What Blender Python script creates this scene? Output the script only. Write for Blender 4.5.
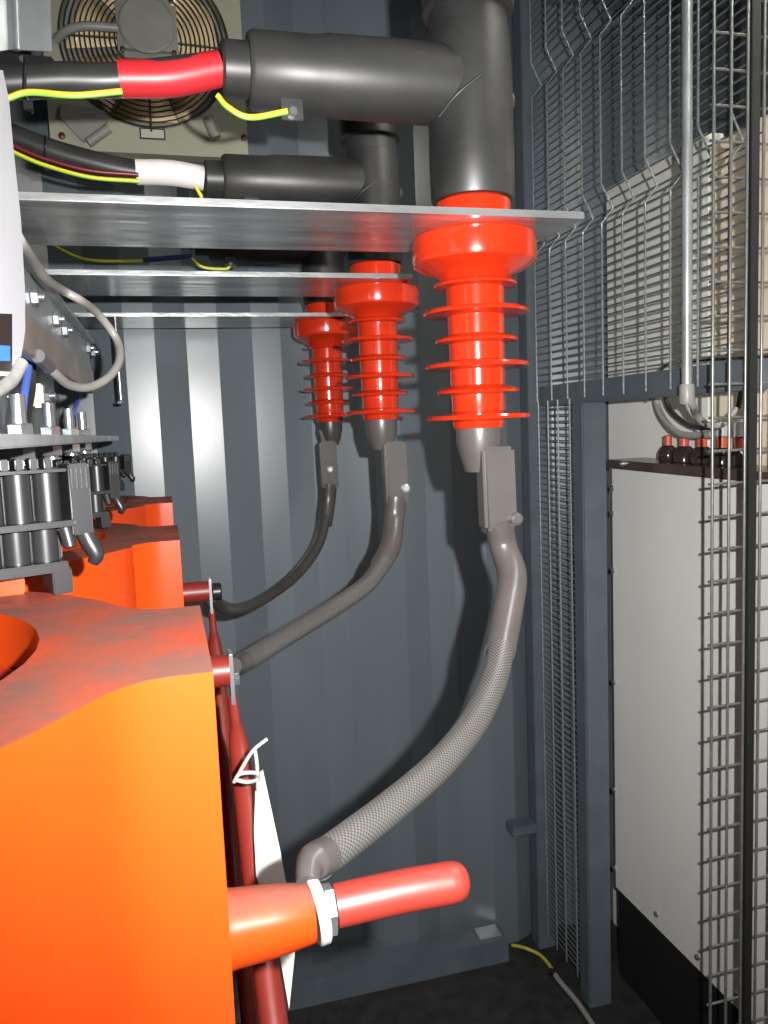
import bpy, bmesh, math, random
from mathutils import Vector, Matrix
random.seed(7)
for o in list(bpy.data.objects): bpy.data.objects.remove(o)
scn = bpy.context.scene
COL = scn.collection
rad = math.radians

# ------------------------------------------------------------------ camera
CAMH = 1.38
FPX = 796.0
YAW, PITCH, ROLL = rad(15.0), rad(6.0), rad(-2.25)
_fw = Vector((math.sin(YAW)*math.cos(PITCH), math.cos(YAW)*math.cos(PITCH), -math.sin(PITCH)))
_r0 = Vector((math.cos(YAW), -math.sin(YAW), 0)); _u0 = _r0.cross(_fw)
RT = math.cos(ROLL)*_r0 + math.sin(ROLL)*_u0
UP = -math.sin(ROLL)*_r0 + math.cos(ROLL)*_u0
FW = _fw
CAM = Vector((0, 0, CAMH))
cd = bpy.data.cameras.new('camera'); cam = bpy.data.objects.new('camera', cd); COL.objects.link(cam)
cd.sensor_fit = 'VERTICAL'; cd.sensor_height = 36.0; cd.lens = FPX/1024*36.0; cd.clip_start = 0.01
M = Matrix.Identity(4)
for i, v in enumerate((RT, UP, -FW)):
    for j in range(3): M[j][i] = v[j]
M.translation = CAM
cam.matrix_world = M
scn.camera = cam

# ------------------------------------------------------------------ world, flash, exposure
w = bpy.data.worlds.new('world'); scn.world = w; w.use_nodes = True
bg = w.node_tree.nodes['Background']; bg.inputs[0].default_value = (0.80, 0.88, 1.0, 1); bg.inputs[1].default_value = 0.10
fl = bpy.data.lights.new('camera_flash', 'SPOT'); flo = bpy.data.objects.new('camera_flash', fl); COL.objects.link(flo)
fl.energy = 118; fl.spot_size = rad(108); fl.spot_blend = 1.0; fl.shadow_soft_size = 0.006; fl.color = (1.0, 0.985, 0.96)
FM = M.copy(); FM.translation = CAM + RT*0.066 + UP*0.038 - FW*0.01
flo.matrix_world = FM
vs = scn.view_settings
vs.view_transform = 'Standard'; vs.look = 'None'; vs.gamma = 1.0; vs.exposure = 0.0; vs.use_curve_mapping = False

# ------------------------------------------------------------------ helpers
def px(x, y, X=None, Y=None, Z=None):
    """photo pixel -> point on the plane X=, Y= or Z= that the thing touches"""
    d = RT*((x-384)/FPX) - UP*((y-512)/FPX) + FW
    if X is not None: t = (X-CAM.x)/d.x
    elif Y is not None: t = (Y-CAM.y)/d.y
    else: t = (Z-CAM.z)/d.z
    return CAM + d*t
def mpp(P):            # metres for one photo pixel at P
    return (Vector(P)-CAM).dot(FW)/FPX

MATS = {}
def mat(name, color, rough=0.5, metal=0.0, var=0.0, scale=20.0, bump=0.0, bscale=120.0, spec=0.5, dust=None, stretch=None, coat=0.0):
    if name in MATS: return MATS[name]
    m = bpy.data.materials.new(name); m.use_nodes = True; nt = m.node_tree; N = nt.nodes; L = nt.links
    b = N['Principled BSDF']
    b.inputs['Base Color'].default_value = (*color, 1); b.inputs['Roughness'].default_value = rough
    b.inputs['Metallic'].default_value = metal; b.inputs['Specular IOR Level'].default_value = spec
    b.inputs['Coat Weight'].default_value = coat; b.inputs['Coat Roughness'].default_value = 0.08
    tc = N.new('ShaderNodeTexCoord'); mp = N.new('ShaderNodeMapping'); L.new(tc.outputs['Object'], mp.inputs[0])
    if stretch: mp.inputs['Scale'].default_value = stretch
    if var > 0:
        n = N.new('ShaderNodeTexNoise'); n.inputs['Scale'].default_value = scale; n.inputs['Detail'].default_value = 5
        L.new(mp.outputs[0], n.inputs['Vector'])
        r = N.new('ShaderNodeValToRGB'); L.new(n.outputs['Fac'], r.inputs[0])
        r.color_ramp.elements[0].position = 0.3; r.color_ramp.elements[1].position = 0.7
        r.color_ramp.elements[0].color = (*[max(0, c*(1-var)) for c in color], 1)
        r.color_ramp.elements[1].color = (*[min(1, c*(1+var)) for c in color], 1)
        out = r.outputs[0]
        if dust:
            n2 = N.new('ShaderNodeTexNoise'); n2.inputs['Scale'].default_value = dust[1]; n2.inputs['Detail'].default_value = 7; n2.inputs['Roughness'].default_value = 0.65
            L.new(tc.outputs['Object'], n2.inputs['Vector'])
            r2 = N.new('ShaderNodeValToRGB'); r2.color_ramp.elements[0].position = dust[2]; r2.color_ramp.elements[1].position = dust[3]
            L.new(n2.outputs['Fac'], r2.inputs[0])
            # dust settles only on faces that look up
            g = N.new('ShaderNodeNewGeometry'); sx = N.new('ShaderNodeSeparateXYZ'); L.new(g.outputs['Normal'], sx.inputs[0])
            mr = N.new('ShaderNodeMapRange'); mr.inputs[1].default_value = 0.6; mr.inputs[2].default_value = 0.95; L.new(sx.outputs[2], mr.inputs[0])
            mu = N.new('ShaderNodeMath'); mu.operation = 'MULTIPLY'; L.new(r2.outputs[0], mu.inputs[0]); L.new(mr.outputs[0], mu.inputs[1])
            mx = N.new('ShaderNodeMixRGB'); L.new(mu.outputs[0], mx.inputs[0]); L.new(out, mx.inputs[1]); mx.inputs[2].default_value = (*dust[0], 1)
            out = mx.outputs[0]
            mr2 = N.new('ShaderNodeMapRange'); mr2.inputs[3].default_value = rough; mr2.inputs[4].default_value = 0.75; L.new(mu.outputs[0], mr2.inputs[0]); L.new(mr2.outputs[0], b.inputs['Roughness'])
        L.new(out, b.inputs['Base Color'])
    if bump > 0:
        n = N.new('ShaderNodeTexNoise'); n.inputs['Scale'].default_value = bscale; n.inputs['Detail'].default_value = 4
        L.new(mp.outputs[0], n.inputs['Vector'])
        bp = N.new('ShaderNodeBump'); bp.inputs['Strength'].default_value = bump; bp.inputs['Distance'].default_value = 0.004
        L.new(n.outputs['Fac'], bp.inputs['Height']); L.new(bp.outputs[0], b.inputs['Normal'])
    MATS[name] = m
    return m

WALL = mat('wall_paint', (0.118, 0.142, 0.160), 0.30, var=0.07, scale=9, spec=0.62, stretch=(1, 1, 0.25))
STEEL_DK = mat('painted_steel', (0.095, 0.115, 0.135), 0.42, var=0.12, scale=14)
FLOOR = mat('rubber_floor', (0.022, 0.022, 0.022), 0.6, var=0.5, scale=25, bump=0.5, bscale=70)
CEIL = mat('ceiling_paint', (0.12, 0.14, 0.155), 0.5, var=0.08)
GALV = mat('galvanised_steel', (0.40, 0.43, 0.44), 0.40, 0.55, var=0.22, scale=16, bump=0.05, bscale=60)
GALV_S = mat('galvanised_sheet', (0.52, 0.54, 0.54), 0.24, 0.80, var=0.38, scale=16, bump=0.55, bscale=22, stretch=(0.35, 1.8, 1))
ZINC = mat('zinc_bolt', (0.52, 0.54, 0.58), 0.27, 0.9, var=0.1, scale=40)
WIRE_DK = mat('grey_mesh_wire', (0.16, 0.18, 0.19), 0.35, 0.35, var=0.15, scale=30)
WIRE_LT = mat('bright_mesh_wire', (0.42, 0.44, 0.45), 0.30, 0.6, var=0.25, scale=120)
GATE = mat('gate_wire', (0.20, 0.21, 0.20), 0.30, 0.5, var=0.2, scale=60)
ORANGE = mat('orange_resin', (0.36, 0.034, 0.0035), 0.28, var=0.06, scale=6, bump=0.03, bscale=18, spec=0.28, dust=((0.105, 0.040, 0.029), 17, 0.20, 0.60))
ORANGE_IN = mat('red_resin', (0.30, 0.022, 0.006), 0.4, var=0.1, scale=8)
BUSH = mat('red_epoxy', (0.42, 0.022, 0.005), 0.16, var=0.03, scale=10, coat=0.3)
REDTUBE = mat('red_insulation', (0.17, 0.017, 0.011), 0.42, var=0.10, scale=12, bump=0.06, bscale=40)
EPDM = mat('black_rubber', (0.024, 0.024, 0.024), 0.42, var=0.5, scale=9, bump=0.05, bscale=25, dust=((0.06, 0.056, 0.05), 8, 0.4, 0.7))
CABLE = mat('black_cable_jacket', (0.028, 0.028, 0.028), 0.38, var=0.3, scale=20)
SHRINK = mat('grey_heat_shrink', (0.072, 0.064, 0.062), 0.33, var=0.12, scale=18, bump=0.12, bscale=30)
SHRINK_D = mat('dark_heat_shrink', (0.042, 0.038, 0.037), 0.35, var=0.12, scale=18)
RED_SL = mat('red_sleeve', (0.48, 0.022, 0.028), 0.4, var=0.06, scale=30)
WHITE_SL = mat('white_sleeve', (0.72, 0.70, 0.68), 0.45, var=0.05, scale=30)
BLUE_SL = mat('blue_sleeve', (0.02, 0.03, 0.14), 0.4)
YELLOW = mat('yellow_insulation', (0.72, 0.62, 0.02), 0.4)
GREEN = mat('green_stripe', (0.20, 0.42, 0.03), 0.4)
DKRED = mat('dark_red_wire', (0.12, 0.012, 0.015), 0.4)
BLUE = mat('blue_wire', (0.09, 0.16, 0.55), 0.4)
GREYHOSE = mat('grey_cable', (0.28, 0.27, 0.255), 0.4, var=0.08, scale=30)
OLIVE = mat('fan_grey_paint', (0.34, 0.34, 0.25), 0.45, var=0.06, scale=12)
MOTOR = mat('motor_grey', (0.24, 0.24, 0.21), 0.5, var=0.08, scale=20)
BLADE = mat('cream_blade', (0.80, 0.63, 0.38), 0.35, var=0.15, scale=20)
BLACKW = mat('guard_wire', (0.05, 0.04, 0.03), 0.4, 0.3)
BLACKP = mat('black_plastic', (0.013, 0.013, 0.014), 0.36, var=0.25, scale=15, spec=0.4)
WHITE_CAB = mat('white_cabinet_paint', (0.80, 0.79, 0.76), 0.42, var=0.03, scale=3)
WHITE_BK = mat('white_panel_paint', (0.82, 0.81, 0.76), 0.5, var=0.04, scale=4)
WARM_LIT = mat('panel_painted_light', (0.85, 0.74, 0.57), 0.5, var=0.08, scale=5)  # pale panel colour with the warm light falling on it mixed in
BROWN = mat('dark_brown_lid', (0.060, 0.040, 0.033), 0.25, var=0.2, scale=10)
BLACK = mat('black_base', (0.010, 0.010, 0.010), 0.6)
WHITE_PL = mat('white_plastic', (0.42, 0.43, 0.46), 0.45, var=0.02, scale=5)
CLEAR_PL = mat('pale_glossy_plastic', (0.30, 0.30, 0.29), 0.15, var=0.3, scale=25)
PAPER = mat('white_paper', (0.36, 0.355, 0.33), 0.6, var=0.03, scale=20)
TIE_W = mat('white_nylon', (0.34, 0.34, 0.335), 0.4)
SCREEN = mat('dark_label', (0.02, 0.02, 0.022), 0.3)
SCREENB = mat('blue_print', (0.05, 0.22, 0.55), 0.4)
STICKER = mat('sticker', (0.45, 0.45, 0.40), 0.5)
IVORY = mat('ivory_spacer', (0.70, 0.66, 0.44), 0.5)
CERAMIC = mat('dark_porcelain', (0.030, 0.022, 0.020), 0.15)
COPPER = mat('red_phase_mark', (0.55, 0.10, 0.05), 0.4)
YGW = mat('yellow_green_wire', (0.45, 0.42, 0.06), 0.45)
LAMPM = bpy.data.materials.new('lamp_diffuser'); LAMPM.use_nodes = True
_b = LAMPM.node_tree.nodes['Principled BSDF']; _b.inputs['Emission Color'].default_value = (1, 0.95, 0.86, 1); _b.inputs['Emission Strength'].default_value = 46

# braid: woven bump
def braid_material():
    m = bpy.data.materials.new('braided_copper'); m.use_nodes = True; nt = m.node_tree; N = nt.nodes; L = nt.links
    b = N['Principled BSDF']; b.inputs['Metallic'].default_value = 0.6; b.inputs['Roughness'].default_value = 0.45
    uv = N.new('ShaderNodeUVMap'); mp = N.new('ShaderNodeMapping'); mp.inputs['Scale'].default_value = (44, 420, 1); L.new(uv.outputs[0], mp.inputs[0])
    ch = N.new('ShaderNodeTexChecker'); ch.inputs['Scale'].default_value = 1.0; L.new(mp.outputs[0], ch.inputs[0])
    ch.inputs[1].default_value = (0.24, 0.235, 0.23, 1); ch.inputs[2].default_value = (0.09, 0.088, 0.085, 1)
    L.new(ch.outputs[0], b.inputs['Base Color'])
    bp = N.new('ShaderNodeBump'); bp.inputs['Strength'].default_value = 0.6; bp.inputs['Distance'].default_value = 0.001
    L.new(ch.outputs[1], bp.inputs['Height']); L.new(bp.outputs[0], b.inputs['Normal'])
    return m
BRAID = braid_material()

def link(name, me, material, parent=None):
    o = bpy.data.objects.new(name, me); COL.objects.link(o)
    if material is not None and not me.materials: me.materials.append(material)
    if parent is not None: adopt(o, parent)
    return o
def world_loc(o):
    v = Vector(o.location)
    return v if o.parent is None else v   # parts carry world coordinates through their inverse
def adopt(o, parent):
    o.parent = parent
    root = parent
    while root.parent is not None: root = root.parent
    o.matrix_parent_inverse = Matrix.Translation(-Vector(root.location)) if root is parent else Matrix.Identity(4)
def tag(o, label=None, cat=None, group=None, kind=None):
    if label: o['label'] = label
    if cat: o['category'] = cat
    if group: o['group'] = group
    if kind: o['kind'] = kind
    return o
def thing(name, label, cat, loc, group=None):
    o = bpy.data.objects.new(name, None); COL.objects.link(o); o.location = loc; o.empty_display_size = 0.05
    return tag(o, label, cat, group)
def mesh_of(bm, smooth=None):
    me = bpy.data.meshes.new('m'); bmesh.ops.recalc_face_normals(bm, faces=bm.faces); bm.to_mesh(me); bm.free()
    if smooth is not None:
        for p in me.polygons: p.use_smooth = True
        me.set_sharp_from_angle(angle=rad(smooth))
    return me
def box_bm(lo, hi, bev=0.0, bm=None):
    own = bm is None
    if own: bm = bmesh.new()
    vs_ = [bm.verts.new((x, y, z)) for x in (lo[0], hi[0]) for y in (lo[1], hi[1]) for z in (lo[2], hi[2])]
    for f in ((0,1,3,2),(4,6,7,5),(0,4,5,1),(2,3,7,6),(0,2,6,4),(1,5,7,3)): bm.faces.new([vs_[i] for i in f])
    if bev > 0: bmesh.ops.bevel(bm, geom=list(bm.edges), offset=bev, segments=2, affect='EDGES')
    return bm
def box(name, lo, hi, m, parent=None, bev=0.0):
    return link(name, mesh_of(box_bm(lo, hi, bev), 40 if bev else None), m, parent)
def obox(name, c, ax, ay, az, m, parent=None, bev=0.0):
    """oriented box: centre and three half-axis vectors"""
    bm = box_bm((-1,-1,-1), (1,1,1))
    for v in bm.verts: v.co = Vector(c) + Vector(ax)*v.co.x + Vector(ay)*v.co.y + Vector(az)*v.co.z
    if bev > 0: bmesh.ops.bevel(bm, geom=list(bm.edges), offset=bev, segments=2, affect='EDGES')
    return link(name, mesh_of(bm, 40 if bev else None), m, parent)
def smooth_path(pts, n=8):
    P = [Vector(p) for p in pts]
    if len(P) < 3: return P
    Q = [P[0]*2-P[1]] + P + [P[-1]*2-P[-2]]; out = []
    for i in range(1, len(Q)-2):
        a, b, c, d = Q[i-1:i+3]
        for k in range(n):
            t = k/n
            out.append(0.5*((2*b)+(c-a)*t+(2*a-5*b+4*c-d)*t*t+(3*b-a-3*c+d)*t**3))
    out.append(P[-1]); return out
def tube_mesh(pts, r, seg=14, n=8, cap=True, squash=None):
    P = smooth_path(pts, n) if n else [Vector(p) for p in pts]
    k = len(P)
    if isinstance(r, (int, float)): R = [r]*k
    else:
        m_ = len(r); R = []
        for i in range(k):
            t = i/(k-1)*(m_-1); a = min(int(t), m_-2); R.append(r[a]+(r[a+1]-r[a])*(t-a))
    bm = bmesh.new(); uvl = bm.loops.layers.uv.new('UVMap'); rings = []; lens = [0.0]
    T0 = (P[1]-P[0]).normalized(); nrm = T0.orthogonal().normalized()
    for i in range(k):
        T = (P[min(i+1, k-1)]-P[max(i-1, 0)]).normalized()
        nrm = (nrm - T*nrm.dot(T)).normalized(); bn = T.cross(nrm)
        if i: lens.append(lens[-1]+(P[i]-P[i-1]).length)
        rings.append([bm.verts.new(P[i]+(nrm*math.cos(2*math.pi*j/seg)+bn*math.sin(2*math.pi*j/seg))*R[i]) for j in range(seg)])
    for i in range(k-1):
        for j in range(seg):
            f = bm.faces.new((rings[i][j], rings[i][(j+1)%seg], rings[i+1][(j+1)%seg], rings[i+1][j]))
            for lp, (u, v) in zip(f.loops, ((j/seg, lens[i]), ((j+1)/seg, lens[i]), ((j+1)/seg, lens[i+1]), (j/seg, lens[i+1]))): lp[uvl].uv = (u, v)
    if cap: bm.faces.new(rings[0]); bm.faces.new(rings[-1])
    return mesh_of(bm, 50)
def tube(name, pts, r, m, parent=None, seg=14, n=8): return link(name, tube_mesh(pts, r, seg, n), m, parent)
def lathe(name, prof, base, m, parent=None, axis=(0,0,1), seg=40, sharp=35):
    """profile of (radius, height) revolved about axis through base"""
    A = Vector(axis).normalized(); U = A.orthogonal().normalized(); V = A.cross(U); B = Vector(base)
    bm = bmesh.new(); rings = []
    for r, h in prof:
        rings.append([bm.verts.new(B+A*h+(U*math.cos(2*math.pi*j/seg)+V*math.sin(2*math.pi*j/seg))*max(r, 1e-5)) for j in range(seg)])
    for i in range(len(rings)-1):
        for j in range(seg): bm.faces.new((rings[i][j], rings[i][(j+1)%seg], rings[i+1][(j+1)%seg], rings[i+1][j]))
    bm.faces.new(rings[0]); bm.faces.new(rings[-1])
    return link(name, mesh_of(bm, sharp), m, parent)
def prism(name, poly, z0, z1, m, parent=None, bev=0.0):
    bm = bmesh.new(); a = [bm.verts.new((x, y, z0)) for x, y in poly]; b = [bm.verts.new((x, y, z1)) for x, y in poly]; n = len(poly)
    bm.faces.new(a[::-1]); bm.faces.new(b)
    for i in range(n): bm.faces.new((a[i], a[(i+1)%n], b[(i+1)%n], b[i]))
    if bev > 0: bmesh.ops.bevel(bm, geom=list(bm.edges), offset=bev, segments=2, affect='EDGES')
    return link(name, mesh_of(bm, 40), m, parent)
def hexnut(name, c, r, h, m, parent, axis=(0,0,1)):
    return lathe(name, [(r*0.86, 0), (r, h*0.12), (r, h*0.88), (r*0.86, h)], c, m, parent, axis, seg=6, sharp=20)

# ------------------------------------------------------------------ the room
YW = 1.85           # face of the corrugated wall
CEILZ = 2.39
X0, X1 = -0.75, 1.45
o = box('floor', (X0, -0.9, -0.06), (X1, YW+0.04, 0.0), FLOOR); tag(o, 'dark rubber-covered container floor', 'floor', kind='structure')
# studs of the floor covering are fine relief; the wall is one folded sheet
def corrugated(name, x0, x1, phase, z0, z1):
    pts = []; x = phase
    while x > x0: x -= 0.2776
    seq = ((0.0, 0.0), (0.0640, 0.0), (0.1328, 0.030), (0.2028, 0.030))
    while x < x1:
        for dx, dy in seq:
            pts.append((x+dx, dy))
        x += 0.2776
    pts = [p for p in pts if x0 <= p[0] <= x1]
    pts = [(x0, pts[0][1])] + pts + [(x1, pts[-1][1])]
    bm = bmesh.new(); a = []; b = []
    for (xx, dy) in pts: a.append(bm.verts.new((xx, YW+dy, z0))); b.append(bm.verts.new((xx, YW+dy, z1)))
    a2 = [bm.verts.new((xx, YW+dy+0.004, z0)) for xx, dy in pts]; b2 = [bm.verts.new((xx, YW+dy+0.004, z1)) for xx, dy in pts]
    for i in range(len(pts)-1):
        bm.faces.new((a[i], a[i+1], b[i+1], b[i])); bm.faces.new((a2[i+1], a2[i], b2[i], b2[i+1]))
        bm.faces.new((a[i], a2[i], a2[i+1], a[i+1])); bm.faces.new((b[i+1], b2[i+1], b2[i], b[i]))
    return link(name, mesh_of(bm, 9), WALL)
o = corrugated('wall_back', X0, X1, -0.0755, 0.0, CEILZ); tag(o, 'dark grey corrugated steel container wall at the far end', 'wall', kind='structure')
o = box('ceiling', (X0, -0.9, CEILZ), (X1, YW+0.04, CEILZ+0.05), CEIL); tag(o, 'grey steel container ceiling', 'ceiling', kind='structure')
o = box('wall_left', (X0-0.04, -0.9, 0), (X0, YW+0.04, CEILZ), CEIL); tag(o, 'grey steel side wall beyond the transformer', 'wall', kind='structure')
o = box('wall_right', (X1, -0.9, 0), (X1+0.04, YW+0.04, CEILZ), CEIL); tag(o, 'grey steel side wall beyond the white cabinet', 'wall', kind='structure')

# sill along the foot of the wall
sy0 = px(508, 938, Z=0.062)
t = thing('floor_sill', 'galvanised steel sill channel along the foot of the corrugated wall', 'sill', (0.4, YW-0.06, 0))
box('channel_top', (X0+0.02, sy0.y, 0.056), (sy0.x, YW-0.004, 0.062), STEEL_DK, t, 0.001)
box('channel_lip', (X0+0.02, sy0.y-0.004, 0.0), (sy0.x, sy0.y, 0.062), STEEL_DK, t, 0.001)
box('end_plate', (sy0.x-0.004, sy0.y, 0.0), (sy0.x, YW-0.01, 0.056), STEEL_DK, t)
q = px(390, 935, Z=0.062)
box('bracket', (q.x-0.022, q.y-0.012, 0.062), (q.x+0.022, q.y+0.012, 0.10), STEEL_DK, t, 0.002)
q = px(468, 903, Z=0.062)
box('sill_glint', (q.x-0.03, YW-0.05, 0.062), (q.x+0.03, YW-0.006, 0.068), GALV, t, 0.001)  # added pale plate imitating the light reflected off the sill top

# ------------------------------------------------------------------ side partition of folded wire mesh
XM = 0.88
mesh_t = thing('mesh_partition', 'grey folded wire mesh partition with dense horizontal wires', 'mesh partition', (XM, 1.4, 0))
tag(box('frame_post', (XM-0.022, 1.80, 0.0), (XM+0.03, YW-0.004, CEILZ), STEEL_DK, mesh_t, 0.002))
pl = px(576, 600, X=XM)
box('door_post', (XM-0.006, pl.y-0.05, 0.0), (XM+0.052, pl.y-0.004, 1.418), STEEL_DK, mesh_t, 0.003)
box('header_beam', (XM+0.006, 1.062, 1.418), (XM+0.05, 1.80, 1.466), STEEL_DK, mesh_t, 0.003)
FOLDS = (2.165, 1.805)
def foldx(z):
    for zf in FOLDS:
        if zf <= z <= zf+0.048: return XM+0.026*(zf+0.048-z)/0.048
        if zf-0.030 <= z <= zf: return XM+0.026*(z-zf+0.030)/0.030
    return XM
zs = [1.43]
for zf in sorted(FOLDS): zs += [zf-0.030, zf, zf+0.048]
zs.append(CEILZ-0.002)
vy = [px(x, 300, X=XM).y for x in (540,)][0]
ys_up = [1.79-0.0762*i for i in range(11)]
prof = [Vector((foldx(z)-0.003, 0, z)) for z in zs]
me_up = tube_mesh([p-Vector((0, 0, 0)) for p in prof], 0.0021, 6, 0)
for y in ys_up:
    if y < 1.065: continue
    o = link('vertical_wire', me_up, WIRE_LT, mesh_t); o.location.y = y
me_lo = tube_mesh([Vector((XM-0.003, 0, 0.04)), Vector((XM-0.003, 0, 1.43))], 0.0021, 6, 0)
for y in (1.785, 1.735, 1.685, pl.y+0.012):
    o = link('vertical_wire', me_lo, WIRE_LT, mesh_t); o.location.y = y
me_h = tube_mesh([Vector((0, 1.062, 0)), Vector((0, 1.80, 0))], 0.0018, 6, 0)
z = 1.476
while z < CEILZ-0.01:
    o = link('horizontal_wire', me_h, WIRE_DK, mesh_t); o.location = (foldx(z), 0, z); z += 0.0165
me_h2 = tube_mesh([Vector((0, pl.y, 0)), Vector((0, 1.80, 0))], 0.0018, 6, 0)
z = 0.06
while z < 1.415:
    o = link('horizontal_wire', me_h2, WIRE_DK, mesh_t); o.location = (XM, 0, z); z += 0.0150
q = px(517, 828, Y=1.82)
box('wall_bracket', (q.x-0.02, 1.80, q.z-0.012), (XM-0.02, 1.846, q.z+0.012), STEEL_DK, mesh_t, 0.002)

# conduit in front of the mesh
XP = XM-0.022
pb = px(687, 396, X=XP)
t = thing('conduit_pipe', 'slim grey conduit pipe hanging in front of the mesh', 'pipe', (pb.x, pb.y, pb.z))
box('pipe_clip', (XP-0.004, pb.y-0.014, 2.20), (XM-0.001, pb.y+0.014, 2.212), GALV, t)
tube('pipe', [(XP, pb.y, pb.z), (XP, pb.y, CEILZ-0.001)], 0.0088, GALV, t, 14, 0)
lathe('end_bushing', [(0.0115, -0.014), (0.013, -0.010), (0.013, 0.016), (0.0115, 0.02)], pb, GREYHOSE, t)

# ------------------------------------------------------------------ mesh gate leaf beside the partition
YG = 1.05
def gate(label, xs, frame_x, zlo=0.03, zhi=2.3):
    t = thing('mesh_gate', label, 'mesh gate', (xs[0], YG, zlo), 'square mesh panels at the right')
    mv = tube_mesh([Vector((0, 0, zlo)), Vector((0, 0, zhi))], 0.0024, 8, 0)
    for x in xs:
        o = link('vertical_wire', mv, GATE, t); o.location = (x, YG, 0)
    mh = tube_mesh([Vector((min(xs)-0.003, 0, 0)), Vector((max(xs)+0.003, 0, 0))], 0.0022, 8, 0)
    z = zlo+0.02
    while z < zhi:
        o = link('horizontal_wire', mh, GATE, t); o.location = (0, YG+0.0045, z); z += 0.0510
    for fx in frame_x:
        box('frame_bar', (fx[0], YG-0.003, 0.0 if fx[2] else zlo), (fx[1], YG+0.005, zhi+0.01), BLACK, t, 0.001)
    return t
gx = [px(x, 300, Y=YG).x for x in (713, 730, 746)]
gate('narrow square wire mesh strip left of the dark frame post', gx, [(gx[2]+0.005, gx[2]+0.0205, True)])
g2 = gx[2]+0.029
gate('square wire mesh panel cut by the right edge, beyond the dark post', [g2+0.0295*i for i in range(7)], [(g2+0.0295*6+0.004, g2+0.0295*6+0.02, True)])

# ------------------------------------------------------------------ white cabinet behind the mesh
XC = 1.0
ca = px(612, 467, X=XC); cr = px(759, 481, X=XC); cb = px(613, 884, X=XC)
cy0, cy1 = 1.08, ca.y
zt1 = ca.z; zt0 = cr.z+(cr.z-ca.z)*(cr.y-cy0)/(ca.y-cr.y)
zb = cb.z
t = thing('white_cabinet', 'white metal cabinet with screwed side panel and black base behind the mesh', 'cabinet', (XC+0.1, 1.4, 0))
bm = bmesh.new()
sec = [(cy0, zb), (cy1, zb), (cy1, zt1), (cy0, zt0)]
A = [bm.verts.new((XC, y, z)) for y, z in sec]; B = [bm.verts.new((XC+0.003, y, z)) for y, z in sec]
bm.faces.new(A); bm.faces.new(B[::-1])
for i in range(4): bm.faces.new((A[i], A[(i+1)%4], B[(i+1)%4], B[i]))
sp = link('side_panel', mesh_of(bm), WHITE_CAB, t)
sec = [(cy0+0.004, zb-0.002), (cy1-0.004, zb-0.002), (cy1-0.004, zt1-0.004), (cy0+0.004, zt0-0.004)]
bm = bmesh.new(); A = [bm.verts.new((XC+0.0035, y, z)) for y, z in sec]; B = [bm.verts.new((XC+0.092, y, z)) for y, z in sec]
bm.faces.new(A); bm.faces.new(B[::-1])
for i in range(4): bm.faces.new((A[i], A[(i+1)%4], B[(i+1)%4], B[i]))
link('body', mesh_of(bm), WHITE_CAB, t)
box('base', (XC+0.006, cy0+0.01, 0.0), (XC+0.092, cy1-0.003, zb-0.003), BLACK, t)
for (sx, sy) in ((613, 488), (613, 513), (613.5, 570), (614.5, 682), (614.5, 790), (615, 868), (657, 914), (698, 957), (738, 994)):
    q = px(sx, sy, X=XC)
    lathe('screw', [(0.0070, 0), (0.0070, 0.003), (0.004, 0.006)], (XC, q.y, q.z), ZINC, sp, (-1, 0, 0), 12)
bm = bmesh.new()
sec = [(cy0, zt0-0.002), (cy1+0.008, zt1-0.002), (cy1+0.008, zt1+0.018), (cy0, zt0+0.018)]
A = [bm.verts.new((XC-0.012, y, z)) for y, z in sec]; B = [bm.verts.new((XC+0.094, y, z)) for y, z in sec]
bm.faces.new(A); bm.faces.new(B[::-1])
for i in range(4): bm.faces.new((A[i], A[(i+1)%4], B[(i+1)%4], B[i]))
bmesh.ops.bevel(bm, geom=list(bm.edges), offset=0.002, segments=2, affect='EDGES')
lid = link('lid', mesh_of(bm, 40), BROWN, t)
def lidz(y): return zt0+(zt1-zt0)*(y-cy0)/(cy1-cy0)+0.0178
q = px(624, 460, X=XC-0.012)
lathe('lid_bolt', [(0.007, 0), (0.007, 0.006), (0.004, 0.010)], (XC-0.012, q.y, lidz(q.y)-0.006), ZINC, lid, (-1, 0, 0), 10)
# terminals on the lid
for i, (tx, r, k) in enumerate(((668, 0.017, 0), (684, 0.020, 0), (702, 0.020, 1), (722, 0.020, 1), (740, 0.020, 1))):
    p = px(tx, 440, X=XC+0.04); zz = lidz(p.y)-0.001
    tm = thing('terminal_bushing', ['dark porcelain terminal farthest left on the cabinet lid', 'shiny dark terminal second from the left on the lid', 'dark terminal just left of the mesh gate strip', 'dark terminal with red mark behind the gate strip', 'rightmost dark terminal with red mark on the lid'][i], 'terminal', (p.x, p.y, zz), 'terminals on the cabinet lid')
    lathe('porcelain', [(r*1.0, 0), (r*1.15, 0.004), (r*1.15, 0.022), (r*0.95, 0.028), (r*0.85, 0.032), (r*0.6, 0.036)], (p.x, p.y, zz), CERAMIC, tm, seg=20)
    lathe('red_band', [(r*0.5, 0.036), (r*0.5, 0.056), (r*0.3, 0.058)], (p.x, p.y, zz), COPPER, tm, seg=16)
    if k: lathe('white_cap', [(r*0.62, 0.058), (r*0.62, 0.085), (r*0.4, 0.09)], (p.x, p.y, zz), WHITE_PL, tm, seg=16)
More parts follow.
